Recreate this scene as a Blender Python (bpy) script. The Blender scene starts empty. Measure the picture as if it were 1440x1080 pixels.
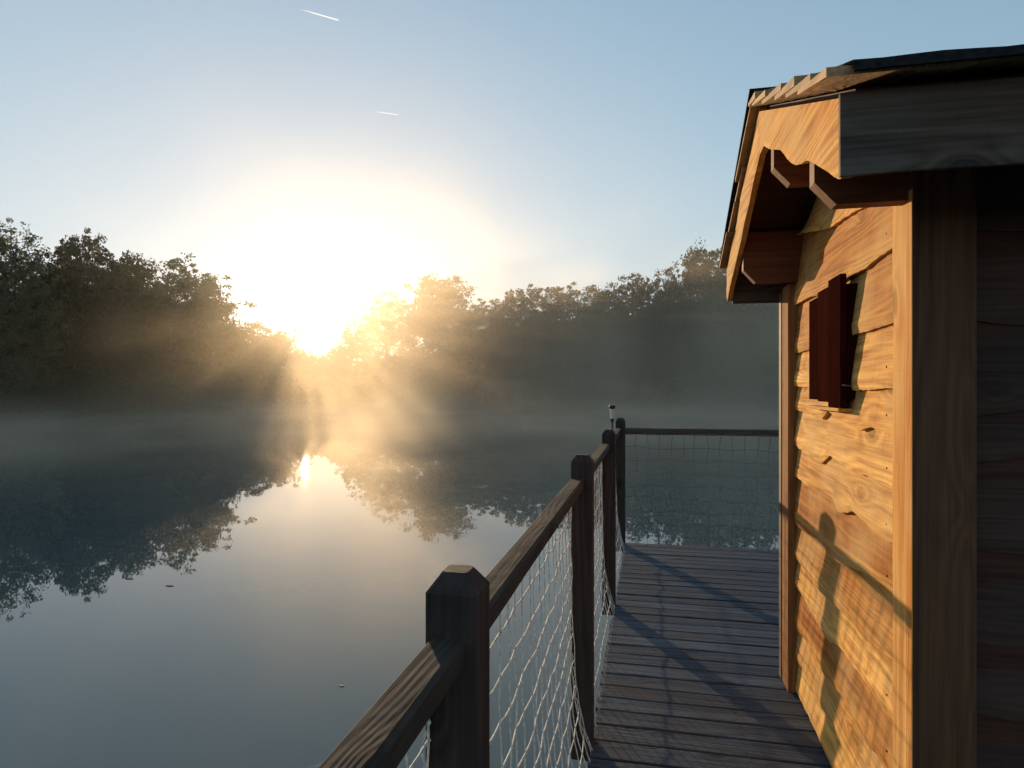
import bpy, bmesh, math, random
import numpy as np
from mathutils import Vector, Matrix, noise as mnoise

R = random.Random(7)
rad = math.radians
scn = bpy.context.scene
COL = scn.collection

# ------------------------------------------------------------------ camera frame
F = 900.0; UC = 720.0; VH = 547.0; TH = rad(12.2)
CS, SN = math.cos(TH), math.sin(TH)
CAMZ = 2.4
DECK = 0.95

def at_depth(u, d, z=0.0):
    r = (u - UC) / F * d
    return Vector((r * CS - d * SN, r * SN + d * CS, z))
def on_x(u, v, X):
    r = (u - UC) / F
    d = X / (CS * r - SN)
    return d * (SN * r + CS), CAMZ - (v - VH) / F * d      # (Y, z)
def on_y(u, v, Y):
    r = (u - UC) / F
    d = Y / (SN * r + CS)
    return d * (CS * r - SN), CAMZ - (v - VH) / F * d      # (X, z)

# ------------------------------------------------------------------ helpers
def link(o, parent=None):
    COL.objects.link(o)
    if parent is not None:
        o.parent = parent
    return o
def empty(name, loc, rz=0.0):
    o = bpy.data.objects.new(name, None)
    o.empty_display_size = 0.2
    o.location = loc; o.rotation_euler = (0, 0, rz)
    return link(o)
def tag(o, label=None, cat=None, group=None, kind=None):
    if label: o['label'] = label
    if cat: o['category'] = cat
    if group: o['group'] = group
    if kind: o['kind'] = kind
    return o

class MB:
    """collects shapes in world coordinates with a per-piece tone"""
    def __init__(s):
        s.v = []; s.f = []; s.t = []; s.o = []
    def add(s, vs, fs, tone=None, off=None):
        b = len(s.v)
        if tone is None: tone = R.random()
        if off is None: off = (R.uniform(-9, 9), R.uniform(-9, 9), R.uniform(-9, 9))
        s.v += [tuple(v) for v in vs]
        s.f += [tuple(i + b for i in f) for f in fs]
        s.t += list(tone) if isinstance(tone, list) else [tone] * len(vs)
        s.o += [off] * len(vs)
    def box(s, x0, x1, y0, y1, z0, z1, tone=None, bev=0.0, off=None):
        vs = [(x0,y0,z0),(x1,y0,z0),(x1,y1,z0),(x0,y1,z0),(x0,y0,z1),(x1,y0,z1),(x1,y1,z1),(x0,y1,z1)]
        fs = [(0,3,2,1),(4,5,6,7),(0,1,5,4),(1,2,6,5),(2,3,7,6),(3,0,4,7)]
        if bev > 0:
            bm = bmesh.new()
            bv = [bm.verts.new(v) for v in vs]
            for f in fs: bm.faces.new([bv[i] for i in f])
            bmesh.ops.bevel(bm, geom=list(bm.edges), offset=bev, segments=2, affect='EDGES', profile=0.6)
            bm.verts.index_update()
            vs = [v.co.copy() for v in bm.verts]
            fs = [[v.index for v in f.verts] for f in bm.faces]
            bm.free()
        s.add(vs, fs, tone, off)
    def prism(s, poly, axis, a0, a1, tone=None):
        """poly: 2D points; axis 'x': (y,z) extruded in x; 'y': (x,z) in y; 'z': (x,y) in z"""
        n = len(poly)
        def P(p, a):
            return (a, p[0], p[1]) if axis == 'x' else ((p[0], a, p[1]) if axis == 'y' else (p[0], p[1], a))
        vs = [P(p, a0) for p in poly] + [P(p, a1) for p in poly]
        fs = [tuple(range(n))[::-1], tuple(range(n, 2 * n))] + [(i, (i + 1) % n, n + (i + 1) % n, n + i) for i in range(n)]
        s.add(vs, fs, tone)
    def tube(s, pts, rads, n=6, tone=None, cap=True):
        pts = [Vector(p) for p in pts]
        vs = []; fs = []
        up = Vector((0.13, 0.21, 1)).normalized()
        for i, p in enumerate(pts):
            a = pts[max(i - 1, 0)]; b = pts[min(i + 1, len(pts) - 1)]
            t = (b - a).normalized()
            x = t.cross(up)
            if x.length < 0.05: x = t.cross(Vector((1, 0, 0)))
            x.normalize(); y = t.cross(x)
            r = rads[i] if hasattr(rads, '__len__') else rads
            for k in range(n):
                an = 2 * math.pi * k / n
                vs.append(p + (x * math.cos(an) + y * math.sin(an)) * r)
        for i in range(len(pts) - 1):
            for k in range(n):
                fs.append((i * n + k, i * n + (k + 1) % n, (i + 1) * n + (k + 1) % n, (i + 1) * n + k))
        if cap:
            fs.append(tuple(range(n))[::-1]); fs.append(tuple(range((len(pts) - 1) * n, len(pts) * n)))
        s.add(vs, fs, tone)
    def build(s, name, mat, parent=None, origin=None, smooth=False):
        me = bpy.data.meshes.new(name)
        org = Vector(origin) if origin is not None else (parent_origin(parent))
        me.from_pydata([tuple(Vector(v) - org) for v in s.v], [], s.f)
        me.validate(); 
        bm = bmesh.new(); bm.from_mesh(me); bmesh.ops.recalc_face_normals(bm, faces=bm.faces); bm.to_mesh(me); bm.free()
        if len(me.vertices) == len(s.t):
            a = me.attributes.new('tone', 'FLOAT', 'POINT'); a.data.foreach_set('value', s.t)
            a = me.attributes.new('goff', 'FLOAT_VECTOR', 'POINT'); a.data.foreach_set('vector', np.array(s.o, dtype=np.float32).ravel())
        me.materials.append(mat)
        if smooth: me.shade_smooth()
        o = bpy.data.objects.new(name, me)
        link(o, parent)
        if origin is not None and parent is None: o.location = org
        return o
def parent_origin(p):
    org = Vector((0, 0, 0))
    while p is not None:
        org += Vector(p.location); p = p.parent
    return org

# ------------------------------------------------------------------ materials
def new_mat(name):
    m = bpy.data.materials.new(name); m.use_nodes = True
    nt = m.node_tree; nt.nodes.clear()
    return m, nt
def N(nt, typ, **kw):
    n = nt.nodes.new(typ)
    for k, v in kw.items(): setattr(n, k, v)
    return n
def math_n(nt, op, a, b=None, clamp=False):
    n = N(nt, 'ShaderNodeMath', operation=op); n.use_clamp = clamp
    for i, x in enumerate((a, b)):
        if x is None: continue
        if isinstance(x, (int, float)): n.inputs[i].default_value = x
        else: nt.links.new(x, n.inputs[i])
    return n.outputs[0]
def ramp(nt, fac, stops):
    n = N(nt, 'ShaderNodeValToRGB')
    cr = n.color_ramp
    while len(cr.elements) < len(stops): cr.elements.new(0.5)
    for e, (p, c) in zip(cr.elements, stops):
        e.position = p; e.color = (*c, 1)
    nt.links.new(fac, n.inputs[0])
    return n.outputs[0]
def mixc(nt, fac, a, b, mode='MIX'):
    n = N(nt, 'ShaderNodeMix', data_type='RGBA', blend_type=mode)
    for idx, x in ((0, fac), (6, a), (7, b)):
        if isinstance(x, (int, float)): n.inputs[idx].default_value = x
        elif isinstance(x, tuple): n.inputs[idx].default_value = (*x, 1)
        else: nt.links.new(x, n.inputs[idx])
    return n.outputs[2]

def wood(name, light, dark, axis='y', rough=0.6, grain=1.0, bump=0.35, knots=True, spec=0.3, saw=0.0, tonevar=0.35, patina=None, patina_amt=0.5):
    m, nt = new_mat(name)
    out = N(nt, 'ShaderNodeOutputMaterial'); bs = N(nt, 'ShaderNodeBsdfPrincipled')
    nt.links.new(bs.outputs[0], out.inputs[0])
    geo = N(nt, 'ShaderNodeNewGeometry')
    at = N(nt, 'ShaderNodeAttribute', attribute_name='goff')
    tn = N(nt, 'ShaderNodeAttribute', attribute_name='tone')
    tc = N(nt, 'ShaderNodeTexCoord')
    va = N(nt, 'ShaderNodeVectorMath', operation='ADD')
    nt.links.new(tc.outputs['Object'], va.inputs[0]); nt.links.new(at.outputs['Vector'], va.inputs[1])
    long_, cross = 0.8 * grain, 26 * grain
    sc = {'x': (long_, cross, cross), 'y': (cross, long_, cross), 'z': (cross, cross, long_)}[axis]
    mp = N(nt, 'ShaderNodeMapping'); mp.inputs['Scale'].default_value = sc
    nt.links.new(va.outputs[0], mp.inputs[0])
    n1 = N(nt, 'ShaderNodeTexNoise'); n1.inputs['Scale'].default_value = 1.0; n1.inputs['Detail'].default_value = 6; n1.inputs['Distortion'].default_value = 0.45
    nt.links.new(mp.outputs[0], n1.inputs[0])
    # finer fibre
    mp2 = N(nt, 'ShaderNodeMapping'); mp2.inputs['Scale'].default_value = tuple(v * 5 for v in sc)
    nt.links.new(va.outputs[0], mp2.inputs[0])
    n2 = N(nt, 'ShaderNodeTexNoise'); n2.inputs['Scale'].default_value = 1.0; n2.inputs['Detail'].default_value = 4
    nt.links.new(mp2.outputs[0], n2.inputs[0])
    # growth figure: distorted wave
    mp3 = N(nt, 'ShaderNodeMapping')
    k = 6 * grain; l = 0.28 * grain
    mp3.inputs['Scale'].default_value = {'x': (l, k, k), 'y': (k, l, k), 'z': (k, k, l)}[axis]
    nt.links.new(va.outputs[0], mp3.inputs[0])
    wv = N(nt, 'ShaderNodeTexNoise'); wv.inputs['Scale'].default_value = 1.0; wv.inputs['Detail'].default_value = 1
    nt.links.new(mp3.outputs[0], wv.inputs[0])
    mk = N(nt, 'ShaderNodeMapping'); q = 5.5; w_ = 2.6
    mk.inputs['Scale'].default_value = {'x': (w_, q, q), 'y': (q, w_, q), 'z': (q, q, w_)}[axis]
    nt.links.new(va.outputs[0], mk.inputs[0])
    vo = N(nt, 'ShaderNodeTexVoronoi'); vo.inputs['Scale'].default_value = 1.0
    nt.links.new(mk.outputs[0], vo.inputs[0])
    swirl = math_n(nt, 'MULTIPLY', math_n(nt, 'EXPONENT', math_n(nt, 'MULTIPLY', vo.outputs['Distance'], -7.0)), 5.0)
    rings = math_n(nt, 'FRACT', math_n(nt, 'ADD', math_n(nt, 'MULTIPLY', wv.outputs[0], 18.0), swirl))
    rings = math_n(nt, 'ABSOLUTE', math_n(nt, 'SUBTRACT', rings, 0.5))
    g = math_n(nt, 'ADD', math_n(nt, 'MULTIPLY', n1.outputs[0], 0.55), math_n(nt, 'MULTIPLY', rings, 0.34))
    g = math_n(nt, 'ADD', g, math_n(nt, 'MULTIPLY', math_n(nt, 'SUBTRACT', n2.outputs[0], 0.18), 0.42))
    colr = ramp(nt, g, [(0.33, dark), (0.68, light)])
    # per-piece tone
    tf = math_n(nt, 'ADD', 1.0 - tonevar, math_n(nt, 'MULTIPLY', tn.outputs['Fac'], 2 * tonevar))
    colr = mixc(nt, 1.0, colr, tf, 'MULTIPLY')
    if name.startswith('larch'):
        hue = ramp(nt, tn.outputs['Fac'], [(0.0, (0.98, 0.66, 0.42)), (0.45, (1.0, 0.90, 0.82)), (1.0, (1.0, 1.0, 1.0))])
        colr = mixc(nt, 1.0, colr, hue, 'MULTIPLY')
    # patches
    np_ = N(nt, 'ShaderNodeTexNoise'); np_.inputs['Scale'].default_value = 3.2; np_.inputs['Detail'].default_value = 5
    nt.links.new(va.outputs[0], np_.inputs[0])
    pf = ramp(nt, np_.outputs[0], [(0.42, (0, 0, 0)), (0.66, (1, 1, 1))])
    if patina:
        colr = mixc(nt, math_n(nt, 'MULTIPLY', pf, patina_amt), colr, patina)
    if knots:
        kf = ramp(nt, vo.outputs['Distance'], [(0.06, (1, 1, 1)), (0.17, (0, 0, 0))])
        colr = mixc(nt, math_n(nt, 'MULTIPLY', kf, 0.75), colr, tuple(c * 0.35 for c in dark))
    nt.links.new(colr, bs.inputs['Base Color'])
    bs.inputs['Roughness'].default_value = rough
    bs.inputs['Specular IOR Level'].default_value = spec
    h = g
    if saw > 0:
        ms = N(nt, 'ShaderNodeMapping'); a_, b_ = 75, 3
        ms.inputs['Scale'].default_value = {'x': (a_, b_, b_), 'y': (b_, a_, b_), 'z': (b_, b_, a_)}[axis]
        nt.links.new(va.outputs[0], ms.inputs[0])
        ns = N(nt, 'ShaderNodeTexNoise'); ns.inputs['Scale'].default_value = 1; ns.inputs['Detail'].default_value = 1; ns.inputs['Distortion'].default_value = 0.4
        nt.links.new(ms.outputs[0], ns.inputs[0])
        h = math_n(nt, 'ADD', g, math_n(nt, 'MULTIPLY', ns.outputs[0], saw))
    bp = N(nt, 'ShaderNodeBump'); bp.inputs['Strength'].default_value = bump; bp.inputs['Distance'].default_value = 0.006
    nt.links.new(h, bp.inputs['Height']); nt.links.new(bp.outputs[0], bs.inputs['Normal'])
    return m

M = {}
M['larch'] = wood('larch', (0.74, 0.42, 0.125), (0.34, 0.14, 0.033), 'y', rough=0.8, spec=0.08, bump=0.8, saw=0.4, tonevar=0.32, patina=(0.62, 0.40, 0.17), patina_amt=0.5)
M['larch_z'] = wood('larch_upright', (0.72, 0.40, 0.12), (0.46, 0.20, 0.05), 'z', spec=0.08, rough=0.8, bump=0.4, saw=0.3, tonevar=0.2, patina=(0.64, 0.42, 0.19), patina_amt=0.4)
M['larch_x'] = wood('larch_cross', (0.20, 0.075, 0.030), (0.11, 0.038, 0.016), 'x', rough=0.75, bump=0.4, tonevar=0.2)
M['front'] = wood('front_wood_shaded', (0.07, 0.038, 0.028), (0.028, 0.015, 0.011), 'x', rough=0.8, bump=0.6, saw=0.4, tonevar=0.25, patina=(0.05, 0.032, 0.030), patina_amt=0.6)  # same wood as the side, with the front's shade put into its colour
M['front_post'] = wood('front_post_wood_shaded', (0.125, 0.056, 0.026), (0.058, 0.025, 0.013), 'z', rough=0.7, bump=0.4, tonevar=0.1)  # shade and warm bounce light put into this wood's colour
M['fascia'] = wood('grey_fascia', (0.13, 0.105, 0.09), (0.038, 0.029, 0.024), 'x', rough=0.8, bump=0.9, saw=0.8, tonevar=0.1, patina=(0.09, 0.04, 0.02), patina_amt=0.5)
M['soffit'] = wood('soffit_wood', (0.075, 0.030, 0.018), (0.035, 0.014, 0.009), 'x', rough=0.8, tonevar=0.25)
M['deck'] = wood('deck_wood', (0.105, 0.128, 0.160), (0.034, 0.041, 0.052), 'x', rough=0.75, grain=1.1, bump=0.6, tonevar=0.34, spec=0.15, patina=(0.06, 0.055, 0.055), patina_amt=0.6)
M['rail'] = wood('rail_wood', (0.080, 0.067, 0.057), (0.048, 0.037, 0.031), 'y', rough=0.85, grain=1.3, bump=0.45, tonevar=0.15, spec=0.1, patina=(0.06, 0.045, 0.038), patina_amt=0.5)
M['rail_x'] = wood('end_rail_wood', (0.13, 0.09, 0.08), (0.06, 0.035, 0.03), 'x', rough=0.6, grain=1.3, bump=0.8, tonevar=0.15, spec=0.3)
M['post'] = wood('post_wood', (0.060, 0.044, 0.040), (0.024, 0.017, 0.016), 'z', rough=0.75, bump=0.35, tonevar=0.15, spec=0.2)
M['shake'] = wood('roof_shake', (0.42, 0.27, 0.13), (0.24, 0.14, 0.07), 'y', rough=0.75, bump=0.7, tonevar=0.3, knots=False)
M['shutter'] = wood('oxblood_paint', (0.036, 0.0085, 0.006), (0.018, 0.004, 0.0035), 'z', rough=0.9, bump=0.2, tonevar=0.25, knots=False, spec=0.0)
M['trim'] = wood('dark_trim', (0.34, 0.16, 0.06), (0.17, 0.07, 0.025), 'z', rough=0.8, spec=0.1, bump=0.4, tonevar=0.15)
M['pile'] = wood('pile_wood', (0.09, 0.075, 0.06), (0.04, 0.03, 0.025), 'z', rough=0.7, tonevar=0.2)

def plain(name, col, rough=0.6, spec=0.4, nscale=20, namt=0.35, metal=0, trans=0):
    m, nt = new_mat(name)
    out = N(nt, 'ShaderNodeOutputMaterial'); bs = N(nt, 'ShaderNodeBsdfPrincipled')
    nt.links.new(bs.outputs[0], out.inputs[0])
    tc = N(nt, 'ShaderNodeTexCoord'); n = N(nt, 'ShaderNodeTexNoise'); n.inputs['Scale'].default_value = nscale; n.inputs['Detail'].default_value = 4
    nt.links.new(tc.outputs['Object'], n.inputs[0])
    c = ramp(nt, n.outputs[0], [(0.3, tuple(x * (1 - namt) for x in col)), (0.7, tuple(min(1, x * (1 + namt)) for x in col))])
    nt.links.new(c, bs.inputs['Base Color'])
    bs.inputs['Roughness'].default_value = rough; bs.inputs['Specular IOR Level'].default_value = spec; bs.inputs['Metallic'].default_value = metal
    if trans: bs.inputs['Subsurface Weight'].default_value = trans; bs.inputs['Subsurface Radius'].default_value = (0.02, 0.02, 0.02)
    return m
M['felt'] = plain('roofing_felt', (0.014, 0.015, 0.017), 0.9, 0.1, 60, 0.5)
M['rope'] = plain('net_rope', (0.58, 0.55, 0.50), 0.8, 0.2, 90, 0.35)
M['rope_far'] = plain('net_rope_dark', (0.12, 0.11, 0.10), 0.8, 0.2, 90, 0.35)  # darker rope colour for the end net
M['lamp_glass'] = plain('frosted_plastic', (0.62, 0.58, 0.48), 0.35, 0.5, 30, 0.08, trans=0.3)
M['lamp_dark'] = plain('lamp_black', (0.03, 0.025, 0.02), 0.4, 0.5, 30, 0.2)
M['bark'] = plain('bark', (0.055, 0.045, 0.035), 0.9, 0.2, 6, 0.5)
M['hull'] = plain('cabin_brown', (0.11, 0.075, 0.05), 0.7, 0.3, 4, 0.3)
M['pale_roof'] = plain('pale_roof', (0.09, 0.08, 0.07), 0.9, 0.1, 3, 0.2)
M['window'] = plain('dark_glass', (0.02, 0.02, 0.022), 0.1, 0.5, 3, 0.2)
M['leaf_litter'] = plain('fallen_leaf', (0.05, 0.04, 0.02), 0.6, 0.3, 20, 0.3)

def leaf_mat(name, c0, c1, trans=0.35):
    m, nt = new_mat(name)
    out = N(nt, 'ShaderNodeOutputMaterial')
    at = N(nt, 'ShaderNodeAttribute', attribute_name='tone')
    c = ramp(nt, at.outputs['Fac'], [(0.0, tuple((a * .65 + b * .35) for a, b in zip(c0, c1))), (1.0, tuple((a * .35 + b * .65) for a, b in zip(c0, c1)))])
    d = N(nt, 'ShaderNodeBsdfDiffuse'); t = N(nt, 'ShaderNodeBsdfTranslucent')
    nt.links.new(c, d.inputs[0])
    ct = mixc(nt, 1.0, c, (1.5, 1.2, 0.6), 'MULTIPLY')
    nt.links.new(ct, t.inputs[0])
    mx = N(nt, 'ShaderNodeMixShader'); mx.inputs[0].default_value = trans
    nt.links.new(d.outputs[0], mx.inputs[1]); nt.links.new(t.outputs[0], mx.inputs[2])
    nt.links.new(mx.outputs[0], out.inputs[0])
    return m
M['leaf_oak'] = leaf_mat('oak_leaf', (0.020, 0.030, 0.013), (0.050, 0.066, 0.026))
M['leaf_alder'] = leaf_mat('alder_leaf', (0.020, 0.030, 0.013), (0.050, 0.066, 0.026))
M['leaf_willow'] = leaf_mat('willow_leaf', (0.060, 0.075, 0.045), (0.11, 0.13, 0.075))
M['leaf_bush'] = leaf_mat('bush_leaf', (0.030, 0.042, 0.018), (0.065, 0.080, 0.032))

def water_mat():
    m, nt = new_mat('pond_water')
    out = N(nt, 'ShaderNodeOutputMaterial'); bs = N(nt, 'ShaderNodeBsdfPrincipled')
    nt.links.new(bs.outputs[0], out.inputs[0])
    bs.inputs['Base Color'].default_value = (0.085, 0.110, 0.102, 1)
    bs.inputs['Roughness'].default_value = 0.010
    bs.inputs['IOR'].default_value = 1.5
    geo = N(nt, 'ShaderNodeNewGeometry')
    def nz(scale, stretch, detail):
        mp = N(nt, 'ShaderNodeMapping'); mp.inputs['Scale'].default_value = (scale, scale * stretch, 1); mp.inputs['Rotation'].default_value = (0, 0, 0.35)
        nt.links.new(geo.outputs['Position'], mp.inputs[0])
        n = N(nt, 'ShaderNodeTexNoise'); n.inputs['Scale'].default_value = 1; n.inputs['Detail'].default_value = detail
        nt.links.new(mp.outputs[0], n.inputs[0]); return n.outputs[0]
    a = nz(0.55, 1.6, 2); b = nz(4.0, 1.8, 2)
    msk = nz(0.06, 1.0, 1)
    mk = ramp(nt, msk, [(0.40, (0.15, 0.15, 0.15)), (0.62, (1, 1, 1))])
    h = math_n(nt, 'ADD', math_n(nt, 'MULTIPLY', a, 1.0), math_n(nt, 'MULTIPLY', math_n(nt, 'MULTIPLY', b, 0.10), mk))
    bp = N(nt, 'ShaderNodeBump'); bp.inputs['Strength'].default_value = 1.0; bp.inputs['Distance'].default_value = 0.0013
    nt.links.new(h, bp.inputs['Height']); nt.links.new(bp.outputs[0], bs.inputs['Normal'])
    return m
M['water'] = water_mat()
M['ground'] = plain('bank_grass', (0.045, 0.055, 0.025), 0.95, 0.1, 0.6, 0.5)

# ------------------------------------------------------------------ terrain and water
shore_pts = [(-1500, 34), (-700, 38), (-200, 42), (0, 46), (150, 52), (300, 60), (400, 73), (470, 84), (560, 80), (720, 76), (900, 74), (1060, 68), (1300, 62), (1700, 54), (2500, 50)]
pol = []
for u, d in shore_pts:
    p = at_depth(u, d); pol.append((math.atan2(p.x, p.y), math.hypot(p.x, p.y)))
pol.sort()
def shoreR(az):
    while az > math.pi: az -= 2 * math.pi
    while az < -math.pi: az += 2 * math.pi
    xs = [-math.pi] + [a for a, _ in pol] + [math.pi]; ys = [32] + [r for _, r in pol] + [32]
    return float(np.interp(az, xs, ys)) + 1.2 * math.sin(az * 17) + 0.7 * math.sin(az * 41 + 1)

def make_ground():
    nA = 360
    offs = [-30, -6, -2.5, -0.6, 0.4, 1.5, 4, 9, 18, 40, 90, 200, 520]
    hs = [-1.6, -1.4, -0.9, -0.25, 0.12, 0.45, 0.7, 0.9, 1.1, 1.3, 1.6, 2.0, 2.0]
    vs = [(0, 0, -1.6)]; fs = []
    for i in range(nA):
        az = -math.pi + 2 * math.pi * i / nA; r0 = shoreR(az)
        for o, h in zip(offs, hs):
            r = max(r0 + o, 3)
            x, y = r * math.sin(az), r * math.cos(az)
            hh = h + (0.25 * mnoise.noise((x * 0.12, y * 0.12, 0)) if o > 0.5 else 0)
            vs.append((x, y, hh))
    K = len(offs)
    for i in range(nA):
        a = 1 + i * K; b = 1 + ((i + 1) % nA) * K
        fs.append((0, b, a))
        for k in range(K - 1): fs.append((a + k, b + k, b + k + 1, a + k + 1))
    me = bpy.data.meshes.new('ground'); me.from_pydata(vs, [], fs); me.materials.append(M['ground']); me.shade_smooth()
    bm = bmesh.new(); bm.from_mesh(me); bmesh.ops.recalc_face_normals(bm, faces=bm.faces); bm.to_mesh(me); bm.free()
    o = bpy.data.objects.new('ground', me); link(o); tag(o, kind='structure')
make_ground()
me = bpy.data.meshes.new('water')
vs = [(0, 0, 0)]; fs = []
for i in range(180):
    az = 2 * math.pi * i / 180; r = shoreR(az if az < math.pi else az - 2 * math.pi) + 1.2
    vs.append((r * math.sin(az), r * math.cos(az), 0))
for i in range(180): fs.append((0, 1 + (i + 1) % 180, 1 + i))
me.from_pydata(vs, [], fs); me.materials.append(M['water'])
wo = link(bpy.data.objects.new('water', me)); tag(wo, kind='structure')

# ------------------------------------------------------------------ trees
rng = np.random.default_rng(11)
def quads_mesh(name, C, S, mat, tone, droop=0.0):
    """leaf-sized bent quads at centres C (n,3) with sizes S (n,)"""
    n = len(C)
    d = rng.normal(size=(n, 3)); d /= np.linalg.norm(d, axis=1)[:, None]
    e = rng.normal(size=(n, 3)); 
    if droop: e[:, 2] -= droop
    e -= (e * d).sum(1)[:, None] * d; e /= np.linalg.norm(e, axis=1)[:, None]
    f = np.cross(d, e)
    a = e * S[:, None] * 0.62; b = f * S[:, None] * 0.36
    V = np.empty((n, 4, 3), np.float32)
    V[:, 0] = C - a; V[:, 1] = C - b * 1.0 + a * 0.1; V[:, 2] = C + a; V[:, 3] = C + b * 1.0 + a * 0.1
    V[:, 1] += d * S[:, None] * 0.1; V[:, 3] += d * S[:, None] * 0.1
    me = bpy.data.meshes.new(name)
    me.vertices.add(n * 4); me.vertices.foreach_set('co', V.ravel())
    me.loops.add(n * 4); me.loops.foreach_set('vertex_index', np.arange(n * 4, dtype=np.int32))
    me.polygons.add(n); me.polygons.foreach_set('loop_start', np.arange(0, n * 4, 4, dtype=np.int32))
    me.update(calc_edges=True)
    at = me.attributes.new('tone', 'FLOAT', 'POINT'); at.data.foreach_set('value', np.repeat(tone, 4).astype(np.float32))
    me.materials.append(mat)
    return me

def tree_proto(seed, H=15.0, W=8.0, base=0.12, shape='broad', leaf='leaf_oak', n_limb=16, leaves=16000, lsize=0.26, clump=0.75, gap=0.0):
    """returns (trunk mesh, crown mesh) of a tree of height H with its foot at the origin"""
    rr = random.Random(seed)
    mb = MB()
    lean = rr.uniform(-0.4, 0.4)
    tp = [Vector((lean * (t ** 2) + rr.uniform(-.1, .1) * t, rr.uniform(-.15, .15) * t, H * 0.90 * t)) for t in [0, .12, .25, .4, .55, .7, .85, 1]]
    r0 = H * 0.018
    mb.tube(tp, [r0 * 1.35, r0 * 1.05, r0 * .9, r0 * .75, r0 * .55, r0 * .4, r0 * .22, r0 * .08], 8)
    def tpos(t):
        x = t * 7; i = min(int(x), 6); return tp[i].lerp(tp[i + 1], x - i)
    ends = []
    def env(h):   # crown radius at relative height h
        if shape == 'broad':
            x = (h - base) / (1 - base); return W / 2 * max(0.0, (math.sin(math.pi * min(max(x * 0.86 + 0.12, 0), 1)) ** 0.55))
        if shape == 'tall':
            x = (h - base) / (1 - base); return W / 2 * max(0.0, 1 - abs(x * 1.7 - 0.75) ** 2.2 / 1.2) ** 0.6 if x < 1 else 0
        if shape == 'round':
            x = (h - base) / (1 - base); return W / 2 * math.sqrt(max(0, 1 - (2 * x - 1) ** 2)) if 0 <= x <= 1 else 0
        if shape == 'cone':
            x = (h - base) / (1 - base); return W / 2 * max(0, 1 - x) ** 0.75
    for i in range(n_limb):
        t = base + (1 - base) * ((i + 0.5) / n_limb) ** 0.9 * 0.93
        p = tpos(min(t / 0.90 * 0.9, 0.99) )
        an = i * 2.399 + rr.uniform(-.5, .5)
        rmax = env(min(t + 0.10, 0.97)) * rr.uniform(0.72, 1.12)
        rise = rmax * rr.uniform(0.25, 0.75)
        q = Vector((p.x + math.cos(an) * rmax, p.y + math.sin(an) * rmax, min(p.z + rise, H * 0.985)))
        mid = p.lerp(q, 0.5) + Vector((rr.uniform(-.3, .3), rr.uniform(-.3, .3), -0.12 * rmax))
        br = r0 * 0.42 * (1 - t) + 0.035
        mb.tube([p, mid, q], [br, br * .6, br * .2], 5)
        nsub = max(4, int(rmax * 3.6))
        for k in range(nsub):
            s = rr.uniform(0.30, 1.05)
            c = (p.lerp(mid, s * 2) if s < .5 else mid.lerp(q, (s - .5) * 2))
            e = c + Vector((rr.gauss(0, .9), rr.gauss(0, .9), rr.gauss(0.35, .7))) * (0.45 + 0.12 * W) * 0.6
            if k % 2 == 0: mb.tube([c, c.lerp(e, .55) + Vector((0, 0, -.08)), e], [br * .35, br * .22, 0.012], 4)
            ends.append(e)
            for _ in range(2): ends.append(e.lerp(c, rr.uniform(.1, .9)) + Vector((rr.gauss(0, .45), rr.gauss(0, .45), rr.gauss(0, .35))))
    # fill the outer shell of the crown so that it closes into a rounded outline
    for k in range(int(26 + 9 * W)):
        h = base + 0.04 + (0.93 - base) * rr.random() ** 0.8
        rm = env(h) * rr.uniform(0.45, 0.90); an = rr.uniform(0, 6.28)
        c = tpos(min(h * 0.98, 0.99))
        ends.append(Vector((c.x + math.cos(an) * rm, c.y + math.sin(an) * rm, h * H + rr.uniform(-.3, .3))))
    # top tufts
    for k in range(8):
        e = tp[-1] + Vector((rr.gauss(0, W * .10), rr.gauss(0, W * .10), rr.uniform(-.12, .01) * H))
        mb.tube([tpos(.85), tpos(.85).lerp(e, .6), e], [.06, .04, .012], 4); ends.append(e)
    E = np.array([tuple(e) for e in ends])
    # keep some clumps thinned out so that sky shows through
    keep = np.array([rr.random() > gap for _ in range(len(E))])
    E = E[keep]
    w = np.array([rr.uniform(0.7, 1.3) for _ in E]); w /= w.sum()
    idx = rng.choice(len(E), size=leaves, p=w)
    rad_ = np.array([rr.uniform(0.5, 1.35) for _ in E]) * clump * 0.60
    off = rng.normal(size=(leaves, 3)); off /= np.linalg.norm(off, axis=1)[:, None]
    rr_ = rng.random(leaves) ** 0.55
    C = E[idx] + off * (rr_ * rad_[idx])[:, None] * np.array([1.15, 1.15, 0.75])
    C[:, 2] = np.maximum(C[:, 2], 0.3)
    S = lsize * rng.uniform(0.6, 1.35, leaves)
    ct = np.array([rr.random() for _ in E])
    tone = np.clip(0.65 * ct[idx] + 0.35 * rng.random(leaves), 0, 1)
    crown = quads_mesh('crown', C, S, M[leaf], tone, 0.6 if leaf == 'leaf_willow' else 0.0)
    tr = bpy.data.meshes.new('trunk'); tr.from_pydata(mb.v, [], mb.f); tr.materials.append(M['bark']); tr.shade_smooth()
    return (tr, crown, H, W)

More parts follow.
